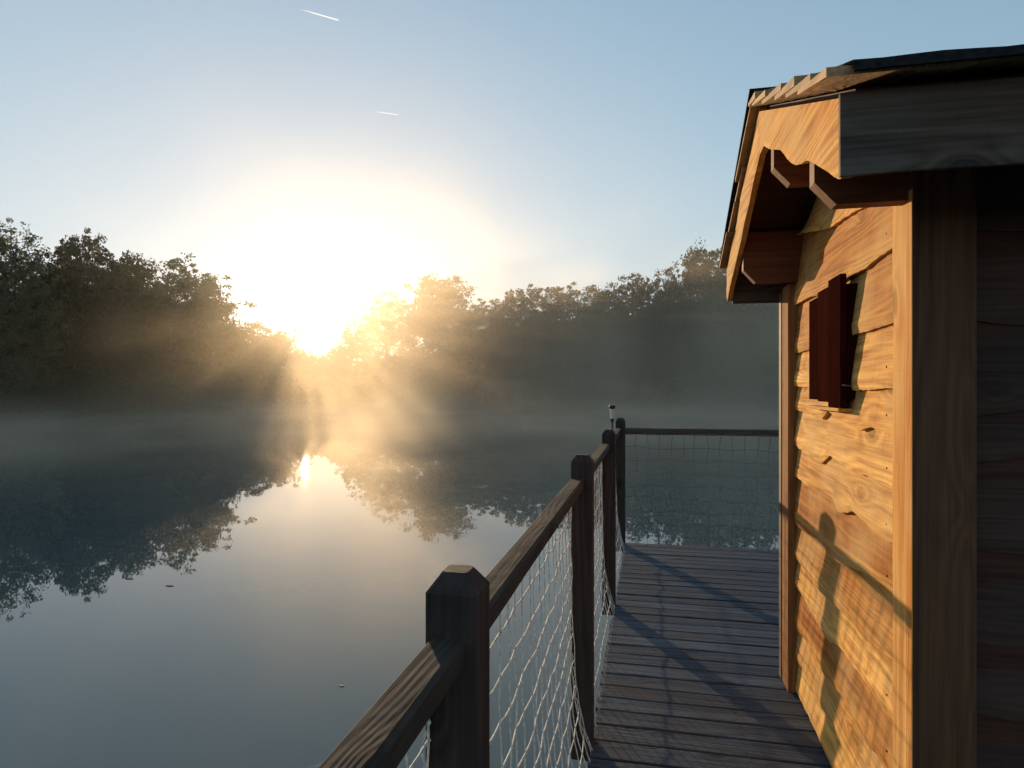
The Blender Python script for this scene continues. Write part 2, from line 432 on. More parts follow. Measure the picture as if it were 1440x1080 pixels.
P = {
 'oak1': tree_proto(1, 15, 10, 0.16, 'broad', 'leaf_oak', 30, 34000, 0.24, 0.95, 0.05),
 'oak2': tree_proto(2, 15, 9, 0.14, 'broad', 'leaf_oak', 28, 24000, 0.21, 0.80, 0.36),
 'oak3': tree_proto(3, 15, 8, 0.10, 'tall', 'leaf_alder', 30, 30000, 0.23, 0.85, 0.08),
 'alder1': tree_proto(4, 15, 7, 0.08, 'tall', 'leaf_alder', 30, 28000, 0.23, 0.8, 0.08),
 'alder2': tree_proto(5, 15, 7.5, 0.08, 'round', 'leaf_alder', 28, 30000, 0.24, 0.9, 0.06),
 'willow': tree_proto(6, 15, 8, 0.08, 'broad', 'leaf_willow', 32, 22000, 0.16, 0.80, 0.12),
 'bushy': tree_proto(7, 10, 9, 0.03, 'round', 'leaf_bush', 22, 16000, 0.26, 0.95, 0.0),
}
def place_tree(name, key, u, v_top, d, w_px, label, cat='tree', group='trees along the far bank', rz=None):
    tr, cr, H0, W0 = P[key]
    p = at_depth(u, d)
    az = math.atan2(p.x, p.y); 
    h = CAMZ + (VH - v_top) / F * d - 0.3
    root = empty(name, (p.x, p.y, 0.3), R.uniform(0, 6.28) if rz is None else rz)
    sz = h / (H0 * 0.97); sx = (w_px / F * d) / W0
    root.scale = (sx, sx, sz)
    tag(root, label, cat, group)
    link(bpy.data.objects.new('trunk', tr), root); link(bpy.data.objects.new('crown', cr), root)
    return root

T = [
 ('willow_tree','willow', -45, 300, 50, 170, 'pale feathery tree cut off by the left border of the photo'),
 ('willow_tree','willow', 18, 312, 52, 130, 'tall pale feathery tree at the left end of the dark wood'),
 ('oak_tree','oak2', 72, 348, 55, 125, 'dark tree between the pale feathery tree and the tree with a tufted tip'),
 ('oak_tree','oak3', 118, 334, 59, 95, 'dark tree with a tufted tip, highest of the dark trees on the left'),
 ('oak_tree','oak1', 172, 358, 60, 125, 'broad dark tree just right of the tufted tip in the left wood'),
 ('oak_tree','oak2', 236, 363, 63, 150, 'round open-crowned tree with bright sky holes near the right end of the left wood'),
 ('oak_tree','oak1', 287, 392, 67, 85, 'outermost tree of the left wood, its rounded side sloping down towards the sun'),
 ('small_tree','alder2', 350, 453, 78, 95, 'low hazy golden tree just left of the sun'),
 ('small_tree','bushy', 393, 466, 82, 65, 'smallest golden tree beside the gap where the sun shines'),
 ('birch_tree','oak2', 503, 455, 90, 65, 'slim hazy tree just right of the sun gap'),
 ('birch_tree','willow', 545, 410, 88, 95, 'loose lace-edged tree glowing right of the sun'),
 ('oak_tree','oak1', 618, 390, 84, 135, 'big round-headed golden tree standing out right of the sun'),
 ('alder_tree','alder1', 690, 424, 84, 80, 'lowest tree in the dip right of the big golden round-headed tree'),
 ('alder_tree','oak3', 738, 408, 84, 90, 'hazy tree behind the faint cabin on the far bank'),
 ('alder_tree','alder1', 790, 402, 84, 85, 'hazy tree standing above the near rail post with the dark cap'),
 ('alder_tree','alder2', 842, 400, 83, 85, 'even-topped hazy tree straight above the small garden lamp'),
 ('oak_tree','oak3', 892, 391, 82, 80, 'hazy tree right of the one above the garden lamp, second left of the tallest'),
 ('alder_tree','oak2', 936, 376, 81, 80, 'open hazy tree leaning against the left side of the tallest right tree'),
 ('oak_tree','oak1', 990, 350, 78, 115, 'tallest dark tree of the right wood, left of the cabin roof'),
 ('oak_tree','oak2', 1052, 362, 76, 115, 'dark tree half covered by the low corner of the cabin roof'),
 ('alder_tree','alder2', 1108, 380, 76, 120, 'dark tree behind the lit far corner post of the cabin'),
]
for a in T: place_tree(*a[:6], a[6])
# second row, seen only as darkness between and below the first
back = [(-10, 400), (45, 405), (95, 400), (145, 410), (205, 415), (255, 425), (300, 450), (330, 485), (540, 500), (590, 500), (650, 480), (700, 460), (760, 450), (820, 445), (880, 440), (935, 430), (985, 425), (1035, 425), (1085, 425)]
for i, (u, v) in enumerate(back):
    d = 62 + 6 * (u > 200) + (24 if u > 320 else 0) + (2 if u > 600 else 0)
    place_tree('woodland_tree', ['bushy', 'alder2', 'bushy'][i % 3], u, v, d, 105, 'dark tree of the second row, filling the gaps behind the front trees of the bank', group='second row of trees behind the bank')

# bank undergrowth: bushes, brambles and reeds in one mass
def undergrowth():
    C = []; 
    for u in range(-150, 1260, 5):
        d0 = np.interp(u, [p[0] for p in shore_pts], [p[1] for p in shore_pts])
        for _ in range(5):
            uu = u + rng.uniform(-4, 4); d = d0 + rng.uniform(1.0, 7.0)
            hgt = 1.3 + 4.2 * abs(mnoise.noise((uu * 0.02, d * 0.1, 3.0))) + 0.5 * (d - d0)
            if 405 < uu < 480: hgt = min(hgt, 4.6)
            p = at_depth(uu, d)
            n = 44
            c = np.array([p.x, p.y, 0.4]) + rng.normal(size=(n, 3)) * np.array([0.75, 0.75, 0]) 
            c[:, 2] = 0.15 + hgt * rng.random(n) ** 0.8
            C.append(c)
    C = np.concatenate(C)
    S = 0.30 * rng.uniform(0.6, 1.4, len(C))
    me = quads_mesh('undergrowth', C, S, M['leaf_bush'], rng.random(len(C)))
    tag(link(bpy.data.objects.new('undergrowth', me)), 'tangled bushes and brambles along the far bank', 'undergrowth', kind='stuff')
undergrowth()

# small trees closing the sun gap
place_tree('willow_bush', 'bushy', 447, 497, 92, 60, 'low bush right under the sun on the far bank', 'bush', 'bushes in the sun gap')
place_tree('willow_bush', 'bushy', 474, 486, 94, 42, 'low bush at the foot of the slim hazy tree right of the sun', 'bush', 'bushes in the sun gap')
place_tree('willow_bush', 'bushy', 421, 490, 92, 46, 'low bush at the left edge of the sun gap', 'bush', 'bushes in the sun gap')
place_tree('willow_bush', 'bushy', 322, 446, 72, 46, 'dark bush where the left wood ends beside the low golden tree', 'bush', 'bushes in the sun gap')

# ------------------------------------------------------------------ deck
BW = 0.118; GAP = 0.010
X0, X1 = -0.240, 4.2
deck = empty('wooden_deck', (1.5, 3.0, DECK)); tag(deck, 'grey weathered board deck running along the cabin and round its far side', 'deck')
mb = MB()
y = -1.6; i = 0
while y < 6.05:
    w = BW * R.uniform(0.97, 1.03)
    xe = X0 + R.uniform(-0.006, 0.006)
    # board with slightly cupped top and rounded arrises
    nseg = 30
    sec = [(0, -0.028), (0, -0.004), (0.004, 0.0), (w * .5, R.uniform(-0.0015, 0.001)), (w - 0.004, 0.0), (w, -0.004), (w, -0.028)]
    vs = []; fs = []
    dz = R.uniform(-0.0025, 0.0015); tw = R.uniform(-0.0015, 0.0015)
    for s in range(nseg + 1):
        x = xe + (X1 - xe) * s / nseg
        wob = 0.0016 * mnoise.noise((x * 1.3, y * 7, 1.0))
        for (a, b) in sec:
            vs.append((x, y + a + wob, DECK + b + dz + tw * math.sin(x * 2 + i)))
    K = len(sec)
    for s in range(nseg):
        for k in range(K - 1): fs.append((s * K + k, (s + 1) * K + k, (s + 1) * K + k + 1, s * K + k + 1))
    for s in range(nseg): fs.append((s * K, s * K + K - 1, (s + 1) * K + K - 1, (s + 1) * K))
    fs.append(tuple(range(K))); fs.append(tuple(range(nseg * K, nseg * K + K))[::-1])
    mb.add(vs, fs)
    for xx in (-0.212, 0.375, 1.025, 1.725):
        for q in (0.25, 0.75):
            sx = xx + R.uniform(-.006, .006); sy = y + w * q; z1 = DECK + dz + 0.0012
            mb.add([(sx + .0042 * math.cos(t_ * .785), sy + .0042 * math.sin(t_ * .785), z1) for t_ in range(8)], [tuple(range(8))], -0.92)
    y += w + GAP * R.uniform(0.7, 1.4); i += 1
DECK_END = y
mb.build('decking', M['deck'], deck)
mb = MB()
for xx in (-0.235, 0.35, 1.0, 1.7, 2.4, 3.1, 3.8):
    mb.box(xx, xx + 0.05, -1.5, DECK_END - 0.01, DECK - 0.19, DECK - 0.032)
mb.box(-0.235, 4.1, DECK_END - 0.004, DECK_END + 0.03, DECK - 0.2, DECK - 0.03)
mb.build('joist', M['pile'], deck)
for xx in (-0.1, 2.0, 3.9):
    for yy in (-1.2, 2.4, 5.9):
        mb = MB(); mb.tube([(xx, yy, -1.7), (xx, yy, DECK - 0.19)], 0.09, 12); mb.build('support_post', M['pile'], deck)

# ------------------------------------------------------------------ railing
PX0, PX1 = -0.322, -0.243
POSTY = [-0.80, 0.885, 2.585, 4.285, 5.985]
TOP = CAMZ - 0.272
side = empty('side_railing', (-0.28, 0.9, DECK)); tag(side, 'dark wooden railing with rope net along the water side of the deck', 'railing')
def post_mesh(x0, x1, y0, y1, z0, z1, ch=0.020):
    rings = [(x0, x1, y0, y1, z0), (x0, x1, y0, y1, z1 - 0.028), (x0 + ch, x1 - ch, y0 + ch, y1 - ch, z1)]
    e = 0.005
    vs = []; fs = []
    for (a, b, c, d_, z) in rings:
        vs += [(a + e, c, z), (b - e, c, z), (b, c + e, z), (b, d_ - e, z), (b - e, d_, z), (a + e, d_, z), (a, d_ - e, z), (a, c + e, z)]
    for r in range(2):
        for k in range(8): fs.append((r * 8 + k, r * 8 + (k + 1) % 8, (r + 1) * 8 + (k + 1) % 8, (r + 1) * 8 + k))
    fs.append(tuple(range(8))[::-1]); fs.append(tuple(range(16, 24)))
    return vs, fs
for py in POSTY:
    mb = MB(); mb.add(*post_mesh(*((PX0, PX1, py, py + 0.08) if py < 2 else (-0.315, -0.228, py, py + 0.085)), DECK - 0.05, TOP + R.uniform(-0.004, 0.004)))
    mb.build('post', M['post'], side)
RT = CAMZ - 0.362
def handrail(a0, a1, axis, c0, c1, z0, z1, mat, parent):
    n = int(abs(a1 - a0) / 0.03) + 2
    e = 0.006
    sec = [(c0, z0 + e), (c0, z1 - e), (c0 + e, z1), (c1 - e, z1), (c1, z1 - e), (c1, z0 + e), (c1 - e, z0), (c0 + e, z0)]
    vs = []; fs = []
    ph = R.uniform(0, 9)
    for s in range(n + 1):
        a = a0 + (a1 - a0) * s / n
        for j, (c, z) in enumerate(sec):
            nz_ = mnoise.noise((a * 3 + ph, c * 30, z * 30)) * 0.0028 + mnoise.noise((a * 16 + ph, c * 60, z * 60)) * 0.0012
            p = (c + nz_, a, z + nz_) if axis == 'y' else (a, c + nz_, z + nz_)
            vs.append(p)
    for s in range(n):
        for k in range(8): fs.append((s * 8 + k, s * 8 + (k + 1) % 8, (s + 1) * 8 + (k + 1) % 8, (s + 1) * 8 + k))
    fs.append(tuple(range(8))); fs.append(tuple(range(n * 8, n * 8 + 8))[::-1])
    mb = MB(); mb.add(vs, fs); return mb.build('handrail', mat, parent)
for k in range(4):
    handrail(POSTY[k] + 0.079, POSTY[k + 1] + 0.001, 'y', -0.316, -0.262, RT - 0.044, RT, M['rail'], side)

def net(p0, p1, z0, z1, normal, cell, rad_, belly, mat, parent, seed, jit=0.0035):
    """rope net hung between two uprights; p0,p1 are xy points"""
    rr = random.Random(seed)
    L = (Vector(p1) - Vector(p0)).length
    nc = max(3, round(L / cell)); nr = max(3, round((z1 - z0) / (cell * 1.12)))
    g = {}
    for i in range(nc + 1):
        for j in range(nr + 1):
            s = i / nc; t = j / nr
            z = z1 + (z0 - z1) * t
            b = belly * (math.sin(math.pi * min(1, t * 0.8 + 0.02)) ) * (0.35 + 0.65 * math.sin(math.pi * s)) + 0.006
            z += -0.02 * math.sin(math.pi * s) * (1 - t) - 0.005 * ((i % 2) * 2 - 1) * (0.5 if 0 < j < nr else 0)
            ss = s * L + (rr.uniform(-jit, jit) if 0 < i < nc else 0) + 0.006 * mnoise.noise((i * .3, j * .25, seed))
            if 0 < j < nr: z += rr.uniform(-jit, jit)
            if j in (0,): z = z1 - rr.uniform(0, .008)
            x = p0[0] + (p1[0] - p0[0]) * ss / L + normal[0] * (b + 0.092 * t ** 5 + rr.uniform(-.004, .004))
            y_ = p0[1] + (p1[1] - p0[1]) * ss / L + normal[1] * (b + rr.uniform(-.004, .004))
            g[i, j] = Vector((x, y_, z))
    mb = MB()
    for i in range(nc + 1):
        for j in range(nr):
            a, b = g[i, j], g[i, j + 1]
            m_ = a.lerp(b, .5) + Vector((rr.uniform(-.003, .003), rr.uniform(-.003, .003), 0))
            mb.tube([a, m_, b], rad_, 4, cap=False)
    for j in range(nr + 1):
        for i in range(nc):
            a, b = g[i, j], g[i + 1, j]
            m_ = a.lerp(b, .5) + Vector((0, 0, -rr.uniform(0.0, .005)))
            mb.tube([a, m_, b], rad_ * (1.5 if j in (0, nr) else 1), 4, cap=False)
    for (i, j), p in g.items():
        k = rad_ * 1.9
        mb.add([p + Vector(v) * k for v in ((1,0,0),(-1,0,0),(0,1,0),(0,-1,0),(0,0,1),(0,0,-1))],
               [(0,2,4),(2,1,4),(1,3,4),(3,0,4),(2,0,5),(1,2,5),(3,1,5),(0,3,5)])
    # lacing rope at both uprights
    for i, q in ((0, p0), (nc, p1)):
        pts = []
        for k in range(60):
            t = k / 59; z = z1 + (z0 - z1) * t
            pts.append(Vector((q[0] + normal[0] * (.005 + .004 * math.sin(k * 1.9) + (0.092 * t ** 5 if normal[0] else 0)) + rr.uniform(-.003, .003), q[1] + (0.012 if i == 0 else -0.012) * (1 + .5 * math.sin(k * 1.1)) + rr.uniform(-.002, .002), z)))
        mb.tube(pts, rad_ * 0.9, 4, cap=False)
    return mb.build('rope_net', mat, parent)
for k in range(4):
    net((-0.322, POSTY[k] + 0.09), (-0.322, POSTY[k + 1] - 0.004), DECK - 0.02, RT - 0.046, (1, 0), 0.085, 0.0023, 0.012, M['rope'], side, 20 + k)

end = empty('end_railing', (1.5, 6.02, DECK)); tag(end, 'straight railing with thin net closing the far end of the deck', 'railing')
handrail(-0.243, 2.0, 'x', 5.995, 6.045, RT - 0.05, RT + 0.002, M['rail_x'], end)
mb = MB(); mb.add(*post_mesh(2.0, 2.08, 5.985, 6.065, DECK - 0.05, TOP)); mb.build('post', M['post'], end)
handrail(2.08, 4.0, 'x', 5.995, 6.045, RT - 0.05, RT + 0.002, M['rail_x'], end)
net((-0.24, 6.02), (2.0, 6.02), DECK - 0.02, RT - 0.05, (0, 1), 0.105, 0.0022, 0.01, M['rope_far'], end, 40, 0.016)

# small solar lamp outside the corner
lx, ly = on_y(861, 600, 5.6)[0], 5.6
lamp = empty('garden_lamp', (lx, ly, 2.0)); tag(lamp, 'small garden lamp with pale glass and dark cap beside the far corner post', 'lamp')
def lathe(name, prof, mat, parent, cx, cy, n=20):
    mb = MB(); vs = []; fs = []
    for r, z in prof:
        for k in range(n): vs.append((cx + r * math.cos(2 * math.pi * k / n), cy + r * math.sin(2 * math.pi * k / n), z))
    for i in range(len(prof) - 1):
        for k in range(n): fs.append((i * n + k, i * n + (k + 1) % n, (i + 1) * n + (k + 1) % n, (i + 1) * n + k))
    mb.add(vs, fs); return mb.build(name, mat, parent, smooth=False)
zt = CAMZ - (569 - VH) / F * 5.65
lathe('cap', [(0.0, zt), (0.026, zt - .002), (0.028, zt - .012), (0.022, zt - .034), (0.0, zt - .036)], M['lamp_dark'], lamp, lx, ly)
lathe('glass', [(0.0, zt - .0365), (0.019, zt - .037), (0.018, zt - .075), (0.015, zt - .118), (0.0, zt - .119)], M['lamp_glass'], lamp, lx, ly)
lathe('stem', [(0.0, zt - .1195), (0.019, zt - .120), (0.017, zt - .135), (0.008, zt - .15), (0.007, zt - 0.52), (0, zt - .521)], M['lamp_dark'], lamp, lx, ly)
mb = MB(); mb.box(lx + 0.006, -0.315, ly - .012, ly + .012, RT - .030, RT - .010); mb.build('bracket', M['lamp_dark'], lamp)

# ------------------------------------------------------------------ cabin
YF, YB = 1.885, 3.30           # wall planes of the gable side
YE0, YR, YE1 = 1.50, 2.58, 3.64
XB = 0.404                     # barge board plane
ZR, ZE = 3.478, 3.05
def rake(y): return ZR - (ZR - ZE) * abs(y - YR) / (YR - YE0)
cab = empty('wooden_cabin', (1.8, 2.6, DECK)); tag(cab, 'wooden cabin with orange wavy-edged boards and shaded front at the right', 'cabin')
XW = 0.70
XR = 3.6
# inner shell
mb = MB()
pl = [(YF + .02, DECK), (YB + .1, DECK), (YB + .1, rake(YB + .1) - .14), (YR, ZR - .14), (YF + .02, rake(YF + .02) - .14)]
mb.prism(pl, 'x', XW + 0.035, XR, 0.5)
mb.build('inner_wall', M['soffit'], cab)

# traced lower edges of the lapped boards of the sunlit side (photo points on the wall plane)
def tr(pts):
    q = sorted(on_x(u, v, 0.675) for u, v in pts); return q
edges = [
 tr([(1119,330),(1140,326),(1165,322),(1190,305),(1214,291),(1262,262)]),
 tr([(1119,429),(1128,424),(1140,417),(1152,415),(1165,404),(1180,398),(1196,388),(1215,378),(1235,362),(1262,344)]),
 tr([(1118,497),(1135,492),(1160,486),(1202,470),(1225,464),(1262,452)]),
 tr([(1118,543),(1135,545),(1165,548),(1211,549),(1235,547),(1262,545)]),
 tr([(1120,577),(1134,580),(1150,588),(1156,590),(1165,578),(1185,590),(1210,606),(1222,600),(1235,606),(1262,613)]),
 tr([(1119,627),(1137,640),(1148,647),(1156,652),(1166,640),(1180,650),(1200,664),(1225,672),(1240,680),(1262,692)]),
 tr([(1122,672),(1135,683),(1150,691),(1172,700),(1178,718),(1187,722),(1198,719),(1212,731),(1222,740),(1232,752),(1248,762),(1262,765)]),
 tr([(1124,742),(1135,750),(1145,756),(1152,758),(1165,776),(1175,789),(1190,797),(1210,803),(1230,820),(1245,836),(1262,852)]),
 tr([(1124,790),(1140,812),(1155,832),(1167,845),(1185,862),(1215,897),(1240,925),(1262,952)]),
 tr([(1126,835),(1143,868),(1160,897),(1165,902),(1178,908),(1200,938),(1225,972),(1262,1024)]),
]
zs = [1.275, 1.115]
for zz in zs:
    edges.append([(YF - .05 + k * 0.1, zz + 0.014 * math.sin(k * 1.3 + zz * 9)) for k in range(16)])
edges.append([(1.8, DECK + .01), (3.4, DECK + .01)])
def interp(pts, y):
    return float(np.interp(y, [p[0] for p in pts], [p[1] for p in pts]))
def smooth_edge(pts, y):
    return (interp(pts, y - .012) + 2 * interp(pts, y) + interp(pts, y + .012)) / 4
def edge_w(a, ph): return max(0.0, min(1.0, 0.6 + 1.6 * mnoise.noise((a * 3.1, ph, 4.4))))
def lapped(mb, edges, a0, a1, base, axis, sign, top_fn, ncol=90, thick=0.024, proud=0.028, rag=0.004):
    """lapped waney boards; boards hang from a tucked top to a proud lower edge"""
    nb = len(edges)
    for b in range(nb):
        low = edges[b]
        up = edges[b - 1] if b > 0 else None
        rows = 9
        ph = R.uniform(0, 50)
        vs = []; fs = []; tones = []; tb = R.random()
        for i in range(ncol + 1):
            a = a0 + (a1 - a0) * i / ncol
            zl = smooth_edge(low, a) + rag * mnoise.noise((a * 22, ph, 0))
            zu = (smooth_edge(up, a) + 0.055) if up else 9
            zu = min(zu, top_fn(a)); zl = min(zl, zu - 0.001)
            for r in range(rows + 1):
                t = r / rows
                z = zu + (zl - zu) * t
                out = 0.004 + proud * t ** 1.0
                if r == rows: out -= 0.007
                rel = 0.0065 * mnoise.noise((a * 2.2 + ph, z * 7, ph)) + 0.0028 * mnoise.noise((a * 9 + ph, z * 16, ph))
                out += rel
                vs.append((base - sign * out, a, z) if axis == 'y' else (a, base - sign * out, z))
                tones.append(tb + (0.45 * edge_w(a, ph) if r >= rows - 1 else (0.22 * edge_w(a, ph) if r == rows - 2 else 0)))
            tones.append(tb)
            # back of the lower edge
            vs.append((base - sign * (proud - thick - 0.002), a, zl + 0.001) if axis == 'y' else (a, base - sign * (proud - thick - 0.002), zl + 0.001))
        K = rows + 2
        for i in range(ncol):
            for k in range(K - 1): fs.append((i * K + k, (i + 1) * K + k, (i + 1) * K + k + 1, i * K + k + 1))
        mb.add(vs, fs, tones)
mb = MB()
lapped(mb, edges, YF + 0.01, YB + 0.02, XW, 'y', 1, lambda y: rake(y) - 0.10, rag=0.005)
for e_ in edges[:-1]:
    for ya in (2.06, 3.19):
        z_ = interp(e_, ya) + 0.055 + R.uniform(-.008, .008)
        mb.add([(XW - .0265, ya + .0032 * math.cos(t_ * .785), z_ + .0032 * math.sin(t_ * .785)) for t_ in range(8)] + [(XW - .015, ya, z_)], [tuple(range(8))] + [(t_, (t_ + 1) % 8, 8) for t_ in range(8)], -0.95)
mb.build('side_wall', M['larch'], cab)

# front wall: lapped boards, their wood colour darkened to stand for shade
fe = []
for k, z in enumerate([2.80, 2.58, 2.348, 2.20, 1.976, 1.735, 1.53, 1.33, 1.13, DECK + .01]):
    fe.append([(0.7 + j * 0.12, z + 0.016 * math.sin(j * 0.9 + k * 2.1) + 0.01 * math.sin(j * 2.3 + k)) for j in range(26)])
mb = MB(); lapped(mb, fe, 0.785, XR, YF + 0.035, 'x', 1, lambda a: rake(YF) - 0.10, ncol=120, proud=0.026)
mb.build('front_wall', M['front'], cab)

# corner posts and trims
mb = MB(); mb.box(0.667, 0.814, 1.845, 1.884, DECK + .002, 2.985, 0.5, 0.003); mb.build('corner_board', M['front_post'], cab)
mb = MB(); mb.box(0.664, 0.6668, 1.846, 1.883, DECK + .004, 2.92, 0.3); ob = mb.build('lit_edge_strip', M['larch_z'], cab)  # thin bright strip added as the sunlit edge of the darkened corner board
# the sunlit board that covers the end of the side boards
mb = MB()
n = 40; vs = []; fs = []
for i in range(n + 1):
    z = DECK + .003 + (2.93 - DECK) * i / n
    w_ = 0.008 * mnoise.noise((z * 3, 1, 1)); b_ = 0.003 * mnoise.noise((z * 6, 5, 1))
    vs += [(0.6665 + b_, 1.8845, z), (0.6660 + b_, 1.985 + w_, z), (0.678, 1.992 + w_, z), (0.699, 1.992 + w_, z), (0.699, 1.8845, z)]
for i in range(n):
    for k in range(5): fs.append((i * 5 + k, i * 5 + (k + 1) % 5, (i + 1) * 5 + (k + 1) % 5, (i + 1) * 5 + k))
fs.append((0, 1, 2, 3, 4)); fs.append(tuple(n * 5 + k for k in range(5)))
mb.add(vs, fs, 0.7); mb.build('corner_board', M['larch_z'], cab)
mb = MB(); mb.box(0.641, 0.745, 3.262, 3.40, DECK + .002, 2.90, 0.45, 0.004); mb.build('corner_post', M['trim'], cab)
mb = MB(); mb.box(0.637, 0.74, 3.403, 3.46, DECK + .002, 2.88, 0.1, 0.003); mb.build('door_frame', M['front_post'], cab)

# barge boards
low_front = sorted(on_x(u, v, XB) for u, v in [(1073,205),(1082,210),(1095,211),(1100,216),(1105,223),(1112,229),(1118,232.5),(1125,230),(1131,226),(1137,228),(1144,231),(1154,237),(1162,242),(1170,249),(1178,253)])
def barge(lowpts, y0, y1, name, slope_fn=None, tone=0.6):
    n = 70; vs = []; fs = []
    for i in range(n + 1):
        y_ = y0 + (y1 - y0) * i / n
        zt_ = rake(y_) - (0.022 if lowpts else 0.006)
        zl = interp(lowpts, y_) if lowpts else zt_ - 0.175 + 0.012 * mnoise.noise((y_ * 5, 2, 2))
        for k in range(7):
            t = k / 6; z = zt_ + (zl - zt_) * t
            vs.append((XB + 0.005 * mnoise.noise((y_ * 3.5, z * 9, 4)) + (0.004 if k == 6 else 0), y_, z))
        vs.append((XB + 0.027, y_, zl + 0.002)); vs.append((XB + 0.027, y_, zt_))
    K = 9
    for i in range(n):
        for k in range(K): fs.append((i * K + k, (i + 1) * K + k, (i + 1) * K + (k + 1) % K, i * K + (k + 1) % K))
    fs.append(tuple(range(K))); fs.append(tuple(n * K + k for k in range(K))[::-1])
    mb = MB(); mb.add(vs, fs, tone); return mb.build(name, M['larch'], cab)
barge(low_front, YE0 + .012, YR - 0.005, 'barge_board')
barge(None, YR - 0.002, YE1, 'barge_board')
# fascias
n = 60; vs = []; fs = []
for i in range(n + 1):
    x = XB - 0.004 + (XR - XB) * i / n
    zl = 2.862 + 0.006 * mnoise.noise((x * 4, 0, 0)); zt_ = ZE - 0.012
    for (yy, z) in ((YE0 - .002, zt_), (YE0 - .002, (zt_ + zl) / 2), (YE0 - .002, zl), (YE0 + .010, zl), (YE0 + .010, zt_)):
        vs.append((x, yy + 0.002 * mnoise.noise((x * 5, z * 12, 0)), z))
for i in range(n):
    for k in range(5): fs.append((i * 5 + k, (i + 1) * 5 + k, (i + 1) * 5 + (k + 1) % 5, i * 5 + (k + 1) % 5))
fs.append((0, 1, 2, 3, 4)); fs.append(tuple(n * 5 + k for k in range(5)))
mb = MB(); mb.add(vs, fs, 0.5); mb.build('fascia', M['fascia'], cab)
mb = MB(); mb.box(XB + .028, XR, YE1 - .03, YE1 - .004, ZE - .19, ZE - .02, 0.4); mb.build('fascia', M['fascia'], cab)
# purlins with chamfered ends
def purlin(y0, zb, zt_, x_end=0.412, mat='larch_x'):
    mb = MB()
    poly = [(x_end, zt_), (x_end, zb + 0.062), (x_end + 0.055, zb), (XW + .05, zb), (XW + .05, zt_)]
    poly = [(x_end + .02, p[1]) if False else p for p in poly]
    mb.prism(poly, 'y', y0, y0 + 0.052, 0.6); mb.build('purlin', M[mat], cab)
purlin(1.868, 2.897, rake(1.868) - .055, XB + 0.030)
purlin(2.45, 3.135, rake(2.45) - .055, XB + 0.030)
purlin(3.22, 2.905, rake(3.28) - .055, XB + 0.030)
# roof: sheathing, shakes, felt
roof = MB()
sh = []
def slope_sheet(mb, sgn, x0, x1, lift, th, tone, y_from=0.0, y_to=1.0):
    ye = YE0 if sgn < 0 else YE1
    def pt(t): yy = YR + (ye - YR) * t; return yy, rake(yy)
    a = pt(y_from); b = pt(y_to)
    mb.prism([(a[0], a[1] + lift), (b[0], b[1] + lift), (b[0], b[1] + lift + th), (a[0], a[1] + lift + th)], 'x', x0, x1, tone)
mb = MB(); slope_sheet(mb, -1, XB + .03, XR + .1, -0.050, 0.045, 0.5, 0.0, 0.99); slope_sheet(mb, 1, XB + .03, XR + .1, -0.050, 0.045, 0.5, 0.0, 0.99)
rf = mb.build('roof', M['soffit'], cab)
def shakes(sgn, name, mat, x0, lift, th, courses, ext, seed, wmin=.08, wmax=.19):
    rr = random.Random(seed); mb = MB()
    ye = YE0 - 0.055 if sgn < 0 else YE1 + 0.03
    Ls = abs(ye - YR)
    for c in range(courses):
        ta = max(c / courses - 0.10, 0.0); tb = (c + 1) / courses
        x = x0 + rr.uniform(-.012, .01)
        first = True
        while x < XR + .15:
            w_ = rr.uniform(wmin, wmax)
            jj = rr.uniform(-.012, .012)
            ya = YR + (ye - YR) * ta; yb = YR + (ye - YR) * tb + sgn * jj
            za = rake(ya) + lift; zb = rake(yb) + lift + th * 0.95
            t2 = th * rr.uniform(.75, 1.15)
            dz = rr.uniform(-.002, .003)
            mb.add([(x, ya, za), (x + w_ - .004, ya, za), (x + w_ - .004, yb, zb + dz), (x, yb, zb + dz), (x, ya, za + t2 * .5), (x + w_ - .004, ya, za + t2 * .5), (x + w_ - .004, yb, zb + t2 + dz), (x, yb, zb + t2 + dz)],
                   [(0,3,2,1),(4,5,6,7),(0,1,5,4),(1,2,6,5),(2,3,7,6),(3,0,4,7)])
            x += w_
    return mb.build(name, mat, rf)
shakes(-1, 'shingles', M['shake'], 0.372, 0.0, 0.025, 7, 0, 3)
shakes(1, 'shingles', M['shake'], 0.380, 0.0, 0.018, 5, 0, 4)
mb = MB()
# dark felt strips over the shakes, a little ragged at the front edge
n = 60; vs = []; fs = []
prof_t = [0.0, 0.5, 0.97, 1.07, 1.075]
for i in range(n + 1):
    x = 0.405 + (XR + .1 - 0.405) * i / n
    rg = 0.010 * mnoise.noise((x * 5, 3, 3))
    for j, t in enumerate(prof_t):
        yy = YR + (YE0 - YR) * t; z = rake(yy) + 0.052 + rg + (0.006 * mnoise.noise((x * 3, yy * 4, 0)))
        if j == 4: z -= 0.022 + rg
        vs.append((x, yy, z))
for i in range(n):
    for k in range(4): fs.append((i * 5 + k, (i + 1) * 5 + k, (i + 1) * 5 + k + 1, i * 5 + k + 1))
mb.add(vs, fs)
ob = mb.build('roofing_felt', M['felt'], rf)
md = ob.modifiers.new('s', 'SOLIDIFY'); md.thickness = 0.006
mb = MB(); mb.prism([(YR, ZR + .06), (YE1 + .03, rake(YE1 + .03) + .050), (YE1 + .03, rake(YE1 + .03) + .058), (YR, ZR + .068)], 'x', 0.370, XR + .1, 0.5); mb.build('roofing_felt', M['felt'], rf)

